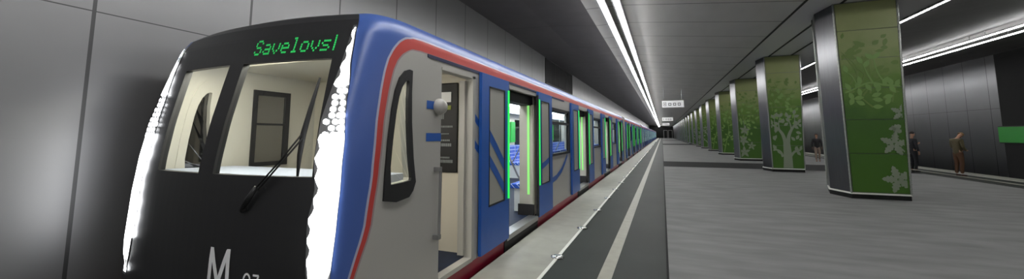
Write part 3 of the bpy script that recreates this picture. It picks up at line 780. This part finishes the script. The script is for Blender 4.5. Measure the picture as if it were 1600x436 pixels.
    # wiper: twin arm, pivot sleeve, blade
    P = lambda s, z, o: surf(s, z, o)
    b = MB(); b.tube([P(.425, .97, .04), P(.47, 1.05, .045), P(.52, 1.13, .05)], [.018, .02, .014], 8)
    b.tube([P(.515, 1.12, .05), P(.66, 1.30, .055), P(.785, 1.50, .055)], .007, 6); b.tube([P(.535, 1.11, .05), P(.68, 1.30, .055), P(.795, 1.47, .055)], .007, 6)
    b.sphere(P(.425, .97, .03), .024, 10, 6)
    W = b.build('wiper_arm', M_RUBBER, root, smooth=True)
    b = MB(); b.tube([P(.80, 1.92, .03), P(.793, 1.7, .035), P(.785, 1.5, .04), P(.785, 1.35, .035), P(.79, 1.21, .03)], [.008, .016, .02, .016, .008], 6); b.build('wiper_blade', M_RUBBER, W, smooth=True)
    # cab side windows
    for sg in (1, -1):
        b = MB(); ringpatch(b, CABWIN_O, CABWIN_I, .016, sg); fr = b.build('cab_window_frame', M_RUBBER, root)
        b = MB(); W_ = [(2.16+(a-2.16)*1.16, 1.5+(c-1.5)*1.12) for a, c in CABWIN_O]; ringpatch(b, W_, CABWIN_I, -.067, sg); b.build('inner_trim', M_INT2, fr)
        b = MB(); n = len(CABWIN_I)
        for i in range(n//2):
            j = n-1-i
            if i+1 <= j-1: b.face([surf(sg*CABWIN_I[i][0], CABWIN_I[i][1], -.01), surf(sg*CABWIN_I[i+1][0], CABWIN_I[i+1][1], -.01), surf(sg*CABWIN_I[j-1][0], CABWIN_I[j-1][1], -.01), surf(sg*CABWIN_I[j][0], CABWIN_I[j][1], -.004)])
        b.build('glass_pane', M_GL if sg > 0 else M_GLG, fr)
    # cab door frame, left-hand window frame
    b = MB(); x0, x1 = XS-.08, XS+.012
    b.box(x0, x1, 3.84, 3.9, .16, 2.15); b.box(x0-.06, x0+.01, 3.80, 3.86, .2, 2.1); b.box(x0, x1, 3.19, 3.9, 2.125, 2.15); b.box(x0, x1, 3.2, 3.87, .13, .175)
    df = b.build('cab_door_frame', M_JAMB, root)
    b = MB(); b.box(x0-.02, x0+.03, 3.845, 3.865, .3, 2.05); b.build('seal', M_RUBBER, df)
    b = MB(); b.tube([(XS+.05, 3.12, .56), (XS+.05, 3.13, 1.19)], .014, 8)
    for z in (.57, 1.18): b.box(XS-.003, XS+.06, 3.09, 3.14, z-.02, z+.02)
    b.build('door_handrail', M_STEEL2, root)
    b = MB(); b.sphere((XS+.03, 3.13, 1.76), .078, 18, 12, sc=(.9, 1, 1)); b.build('camera_dome', M_GREY, root, smooth=True)
    b = MB()
    for (p, q, r, s) in ((3.12, 3.17, 1.12, 2.03), (3.54, 3.6, 1.12, 2.03), (3.16, 3.55, 1.12, 1.17), (3.16, 3.55, 1.97, 2.03), (3.16, 3.55, 1.61, 1.635)): b.box(XL-.01, XL+.08, p, q, r, s)
    lw = b.build('cab_window_frame', M_RUBBER, root)
    box('glass_pane', XL+.05, XL+.06, 3.16, 3.55, 1.16, 1.98, M_GLG, lw)
    # cab interior
    box('cab_floor', XL+.1, XS-.08, 2.7, 4.0, .08, .165, M_DFLOOR, root)
    box('cab_ceiling', XL+.12, XS-.12, 2.75, 4.0, 2.22, 2.26, M_CREAM, root)
    box('cab_fill_light', CXT-.9, CXT+.9, 2.30, 2.44, 2.19, 2.21, M_CABL, root)  # unseen lamp added behind the windscreen header to brighten the cab
    cr = box('cab_rear_wall', XL+.08, XS-.08, 3.98, 4.03, .16, 2.3, M_CREAM, root)
    ep = box('equipment_panel', -2.78, XS-.245, 3.955, 3.98, 1.06, 2.11, M_RUBBER, root, .02)
    b = MB(); rr = random.Random(3)
    for z, h, x0_, x1_ in ((1.68, .07, -2.46, -2.4), (1.58, .022, -2.5, -2.3), (1.42, .02, -2.5, -2.33), (1.36, .035, -2.52, -2.3), (1.22, .02, -2.5, -2.33), (1.17, .035, -2.52, -2.3), (1.50, .012, -2.5, -2.35)):
        x = x0_
        while x < x1_:
            wv = rr.uniform(.008, .02); b.box(x, x+wv, 3.948, 3.956, z, z+h); x += wv+.008
    b.build('panel_text', M_DIM, ep)
    b = MB(); b.box(-2.5, -2.31, 3.945, 3.956, 1.88, 2.0); b.build('panel_sheet', M_WHITE, ep)
    b = MB(); b.box(-2.5, -2.31, 3.945, 3.956, 1.79, 1.84); b.build('panel_label', M_YG, ep)
    # driver's desk below the windscreen, pale blue-white top
    b = MB(); b.hull8([(XL+.2, 2.18, .2), (XS-.2, 2.18, .2), (XS-.2, 2.5, .2), (XL+.2, 2.5, .2)], [(XL+.1, 2.2, 1.17), (XS-.2, 2.2, 1.17), (XS-.2, 2.95, 1.15), (XL+.1, 2.95, 1.15)])
    b.build('driver_desk', M_DESK, root)
    saloon(root, doors, 4.05, YE-.05)
    # livery lines: bars beside the cab door, diagonals across first leaf, arcs after the first door
    def ribbon(pts, w, x):
        b = MB()
        for (y0, z0), (y1, z1) in zip(pts, pts[1:]):
            b.face([(x, y0, z0-w/2), (x, y1, z1-w/2), (x, y1, z1+w/2), (x, y0, z0+w/2)])
        return b
    b = ribbon([(2.95, 1.475), (3.2, 1.475)], .075, XS+.003); b.build('livery_line', M_LEAF, root)
    b = ribbon([(2.95, 1.77), (3.1, 1.77)], .075, XS+.003); b.build('livery_line', M_LEAF, root)
    for dz in (0, -.30):
        b = ribbon([(3.9, 1.70+dz), (4.02, 1.62+dz)], .09, XS+.004); b.build('livery_line', M_LEAF, root)
        b = ribbon([(4.2, 1.51+dz), (4.45, 1.31+dz), (4.7, 1.09+dz)], .14, XS+.046); b.build('livery_line', M_LEAF, root)
    b = ribbon([(7.06, .62), (7.5, .66), (7.9, .76), (8.2, .90), (8.45, 1.06)], .10, XS+.004); b.build('livery_line', M_LEAF, root)
    b = ribbon([(6.34, .95), (6.6, .99), (6.84, 1.05)], .10, XS+.046); b.build('livery_line', M_LEAF, root)
    # dark ventilation slot in the red stripe
    b = MB(); b.box(XS-.02, XS+.006, 2.95, 8.2, 2.205, 2.235); b.build('door_track_slot', M_NAVY, root)
    b = MB(); b.box(XL+.25, XS-.25, 2.6, YE-.3, -1.18, -.9); u = b.build('underframe', M_DARK, root)
    return t
def thing_origin_fix(t):
    """parts are modelled in world coordinates: a child keeps them by cancelling the parent's offset"""
    t.location = (0, 0, 0); return t
M_INT2 = mat('lining_cream', (205, 202, 190), .6)
M_CABL = mat('cab_fill_glow', (255, 250, 235), emit=(255, 248, 232), es=44)
M_DESK = mat('desk_pale_blue', (190, 198, 215), .5)
M_NAVY = mat('navy_slot', (24, 30, 70), .5)
M_GLG = glass('tinted_glass', (110, 112, 116), .3)
lead = make_lead()

def make_car():
    doors = [2.3, 7.02, 11.74, 16.46]; YE = 18.75
    t = thing('metro_car', 'second metro car, coupled right behind the lead car', 'train', (0, 0, 0), 'cars of the blue and grey metro train')
    make_shell(t, doors, YE, False)
    make_shell(t, doors, YE, False, off=-.06, name='interior_lining', mats=M_INT2)
    for y in (0, YE-.03): box('end_panel', XL+.02, XS-.02, y, y+.03, -1, 2.5, M_GREY, t)
    saloon(t, doors, .08, YE-.05)
    box('underframe', XL+.25, XS-.25, .3, YE-.3, -1.18, -.9, M_DARK, t)
    b = MB(); b.box(XS-.03, XS+.035, .0, .06, 0, 2.45); b.box(XS-.03, XS+.035, YE-.06, YE, 0, 2.45); b.build('end_pillar', M_JAMB, t)
    b = MB(); b.box(CXT-.5, CXT+.5, -.42, 0.02, .1, 2.2); b.build('gangway_bellows', M_RUBBER, t)
    return t
car = make_car(); car.location.y = 22.2
ALL = list(bpy.data.objects)
for k, lab in enumerate(('third metro car of the train, well down the platform', 'fourth metro car, small with distance', 'fifth metro car, very small in the distance', 'sixth metro car, almost at the vanishing point', 'farthest metro car seen at the vanishing point')):
    ALL = [o for o in bpy.data.objects if o.parent is not None]
    o = copy_tree(car); o.location.y = 22.2+19.2*(k+1); o['label'] = lab
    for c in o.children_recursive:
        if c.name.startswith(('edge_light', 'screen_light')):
            c.material_slots[0].link = 'OBJECT'; c.material_slots[0].material = M_TEAL  # distant shimmer put into colour: far cars' green lights become pale teal
    ALL = None

# ------------------------------------------------------------------ people (skin-modifier figures, one continuous body each)
def skin(name, chains, m, parent, sub=1):
    """chains: list of (list of (x,y,z,r)); chains starting at an existing point join there"""
    V = []; Ed = []; Rr = []
    def vid(p):
        for i, v in enumerate(V):
            if (Vector(v)-Vector(p[:3])).length < 1e-4: return i
        V.append(tuple(p[:3])); Rr.append(p[3] if not isinstance(p[3], tuple) else p[3]); return len(V)-1
    for ch in chains:
        ids = [vid(p) for p in ch]
        for a, b in zip(ids, ids[1:]): Ed.append((a, b))
    me = bpy.data.meshes.new(name); me.from_pydata(V, Ed, []); me.materials.append(m)
    o = bpy.data.objects.new(name, me); C.objects.link(o); o.parent = parent
    md = o.modifiers.new('Skin', 'SKIN'); md.use_smooth_shade = True
    if not me.skin_vertices: me.skin_vertices.new()
    for i, r in enumerate(Rr):
        sv = me.skin_vertices[0].data[i]; sv.radius = r if isinstance(r, tuple) else (r, r); sv.use_root = (i == 0)
    s = o.modifiers.new('Subsurf', 'SUBSURF'); s.levels = sub; s.render_levels = sub
    return o
def arm(sh, el, wr, sg, r=1.0, curl=.5):
    sh, el, wr = map(Vector, (sh, el, wr))
    return [(*sh, .052*r), (*sh.lerp(el, .5), .043*r), (*el, .037*r), (*el.lerp(wr, .5), .032*r), (*wr, .024*r)]
def hand_chains(el, wr, sg, fwd):
    """palm and five fingers leaving the wrist; fwd = direction the palm continues, curled slightly"""
    wr = Vector(wr); el = Vector(el); d = (Vector(fwd)).normalized(); side = Vector((0, 1, 0)); side = (side - d*side.dot(d)).normalized()
    inn = d.cross(side)*(-sg)
    palm = wr+d*.055
    ch = [[(*wr, .024), (*palm, (.016, .03))]]
    for k, (off, L) in enumerate(((-.026, .05), (-.009, .062), (.009, .066), (.026, .058))):
        a = palm+d*.03+side*off; b_ = a+d*L*.5+inn*.006; c = b_+d*L*.4+inn*.02
        ch.append([(*palm, (.016, .03)), (*a, .010), (*b_, .009), (*c, .0075)])
    a = wr+d*.03+side*.035; b_ = a+d*.03+side*.012+inn*.012
    ch.append([(*wr, .024), (*a, .011), (*b_, .009)])
    return ch
M_SKIN = mat('skin_tone', (176, 132, 108), .6)
M_EYE = mat('eye_dark', (30, 25, 22), .3)
M_MOUTH = mat('lip_tone', (140, 82, 72), .6)
def person(label, loc, rz, H, cols, head_tilt, arms, hair='short', legs=None, item=None):
    """figure faces +Y in its own frame; 1.70 m skeleton scaled to H"""
    t = thing('person', label, 'person', loc, None, rz); k = H/1.70; t.scale = (k, k, k)
    tilt = head_tilt
    nb = Vector((0, -.005, 1.40)); hc = nb+Vector((0, .02+math.sin(tilt)*.15, .06+math.cos(tilt)*.13)); up = Vector((0, math.sin(tilt), math.cos(tilt))); fw = Vector((0, math.cos(tilt), -math.sin(tilt)))
    legs = legs or {}
    kn = {s: legs.get(s, (s*.095, .015, .47)) for s in (-1, 1)}; an = {s: legs.get(('a', s), (s*.10, -.02, .085)) for s in (-1, 1)}
    hip = {s: (s*.085, 0, .86) for s in (-1, 1)}; sh = {s: (s*.175, -.01, 1.36) for s in (-1, 1)}
    body = [[(0, 0, .92, (.13, .095)), (0, 0, 1.08, (.115, .085)), (0, .0, 1.24, (.14, .095)), (0, -.01, 1.36, (.10, .075)), (*nb, .05), (*(nb+up*.07), .05), (*(hc-up*.035), (.062, .068)), (*(hc+up*.03), (.07, .082)), (*(hc+up*.085), (.05, .06))]]
    for s in (-1, 1):
        body.append([(0, 0, .92, (.13, .095)), (*hip[s], .078), (*kn[s], .05), (kn[s][0]*.5+an[s][0]*.5, kn[s][1]*.5+an[s][1]*.5-.015, .28, .046), (*an[s], .034)])
        A = arms[s]; body.append([(0, -.01, 1.36, (.10, .075))]+arm(sh[s], A[0], A[1], s, .9))
        body += hand_chains(A[0], A[1], s, A[2])
    B = skin('body', body, M_SKIN, t, 1)
    # face
    f = MB(); n0 = hc+fw*.075
    f.hull8([tuple(n0+up*.02+Vector((-.006, 0, 0))), tuple(n0+up*.02+Vector((.006, 0, 0))), tuple(n0-up*.025+Vector((.016, 0, 0))), tuple(n0-up*.025+Vector((-.016, 0, 0)))],
            [tuple(n0+up*.02+fw*.004+Vector((-.004, 0, 0))), tuple(n0+up*.02+fw*.004+Vector((.004, 0, 0))), tuple(n0-up*.022+fw*.024+Vector((.009, 0, 0))), tuple(n0-up*.022+fw*.024+Vector((-.009, 0, 0)))])
    f.build('nose', M_SKIN, B, smooth=True)
    for s in (-1, 1):
        MB().sphere(tuple(hc+fw*.073+up*.018+Vector((s*.03, 0, 0))), .009, 8, 6).build('eye', M_EYE, B, smooth=True)
        MB().sphere(tuple(hc+up*.0+Vector((s*.072, -.005, 0))), .026, 8, 6, sc=(.35, .7, 1)).build('ear', M_SKIN, B, smooth=True)
    MB().sphere(tuple(hc+fw*.072-up*.045), .02, 8, 6, sc=(1.1, .35, .3)).build('mouth', M_MOUTH, B, smooth=True)
    # hair cap: upper back shell of the head
    b = MB(); h0 = hc+up*.035-fw*.012; n = 16; rings = []
    low = {'short': 1.75, 'long': 2.5}[hair]
    for i in range(9):
        ph = low*i/8; rings.append([])
        for j in range(n):
            th = 2*PI*j/n; c, s_ = math.cos(th), math.sin(th)
            fr = max(0, s_)      # front side stays above the forehead
            p2 = min(ph, 1.05) if fr > .35 else ph
            rings[-1].append(h0+Vector((.083*math.sin(p2)*c, 0, 0))+fw*(.096*math.sin(p2)*s_)+up*(.095*math.cos(p2)))
    for i in range(8):
        for j in range(n): b.face([rings[i][j], rings[i][(j+1) % n], rings[i+1][(j+1) % n], rings[i+1][j]])
    b.build('hair', cols['hair'], t, smooth=True)
    jr = .025
    jk = [[(0, 0, .80, (.16, .125)), (0, 0, .90, (.155, .12)), (0, 0, 1.06, (.145, .115)), (0, 0, 1.24, (.165, .125)), (0, -.01, 1.36, (.12, .095)), (0, -.008, 1.42, (.065, .06))]]
    for s in (-1, 1):
        A = arms[s]; W = Vector(A[1]); E2 = Vector(A[0]); W2 = E2.lerp(W, .93)
        a = arm(sh[s], A[0], tuple(W2), s, 1.0); jk.append([(0, -.01, 1.36, (.12, .095))]+[(p[0], p[1], p[2], p[3]+.016) for p in a])
    skin('jacket', jk, cols['top'], t, 1)
    tr = [[(0, 0, .98, (.135, .105)), (0, 0, .87, (.13, .105))]]
    for s in (-1, 1):
        tr.append([(0, 0, .87, (.13, .105)), (hip[s][0], hip[s][1], .80, .092), (*kn[s], .068), ((kn[s][0]+an[s][0])/2, (kn[s][1]+an[s][1])/2-.01, .28, .06), (an[s][0], an[s][1], .10, .052)])
    skin('trousers', tr, cols['legs'], t, 1)
    for s in (-1, 1):
        x, y, z = an[s]
        skin('shoe', [[(x, y-.045, .045, (.038, .04)), (x, y+.03, .04, (.04, .036)), (x, y+.11, .032, (.042, .03)), (x, y+.165, .027, (.032, .022))]], cols['shoe'], t, 1)
    return t
PC = lambda n, top, legs, hair, shoe=(30, 26, 24): dict(top=mat(n+'_top', top, .8), legs=mat(n+'_trousers', legs, .8), hair=mat(n+'_hair', hair, .7), shoe=mat(n+'_shoe', shoe, .5))
# man in olive-brown jacket, head bowed, hands together at the waist, facing image right
person('person in olive brown jacket with bowed head, standing by the far platform edge', (10.0, 19.05, 0), math.radians(-75), 1.62,
       PC('brown', (88, 80, 56), (92, 62, 42), (150, 118, 84), (60, 34, 26)), 1.0,
       {-1: ((-.21, .0, 1.09), (-.09, .20, .97), (.5, .75, -.1)), 1: ((.21, .0, 1.09), (.09, .20, .96), (-.5, .75, -.1))})
tb = person('person in dark clothes raising one forearm, half hidden behind the nearest column', (9.42, 20.5, 0), math.radians(-80), 1.60,
       PC('dark', (34, 34, 38), (30, 30, 34), (40, 32, 28)), .15,
       {-1: ((-.22, .03, 1.12), (-.16, .27, 1.18), (.1, .8, .4)), 1: ((.23, -.02, 1.10), (.22, .05, .86), (0, .1, -1))})
person('small distant person in dark jacket and pale trousers seen between the two nearest columns', (8.07, 26.5, 0), math.radians(170), 1.52,
       PC('far', (44, 42, 44), (150, 132, 118), (70, 50, 40), (140, 80, 40)), .1,
       {-1: ((-.23, -.01, 1.10), (-.24, .06, .86), (0, .15, -1)), 1: ((.23, -.01, 1.10), (.24, .06, .86), (0, .15, -1))}, hair='long',
       legs={-1: (-.09, .06, .48), ('a', -1): (-.09, -.08, .1), 1: (.09, .10, .47), ('a', 1): (.09, .12, .085)})


# ------------------------------------------------------------------ world and view
w = bpy.data.worlds.new('world'); SC.world = w; w.use_nodes = True
w.node_tree.nodes['Background'].inputs[0].default_value = (.5, .52, .55, 1); w.node_tree.nodes['Background'].inputs[1].default_value = .15
vs = SC.view_settings; vs.view_transform = 'Standard'; vs.look = 'None'; vs.gamma = 1; vs.exposure = .12; vs.use_curve_mapping = False
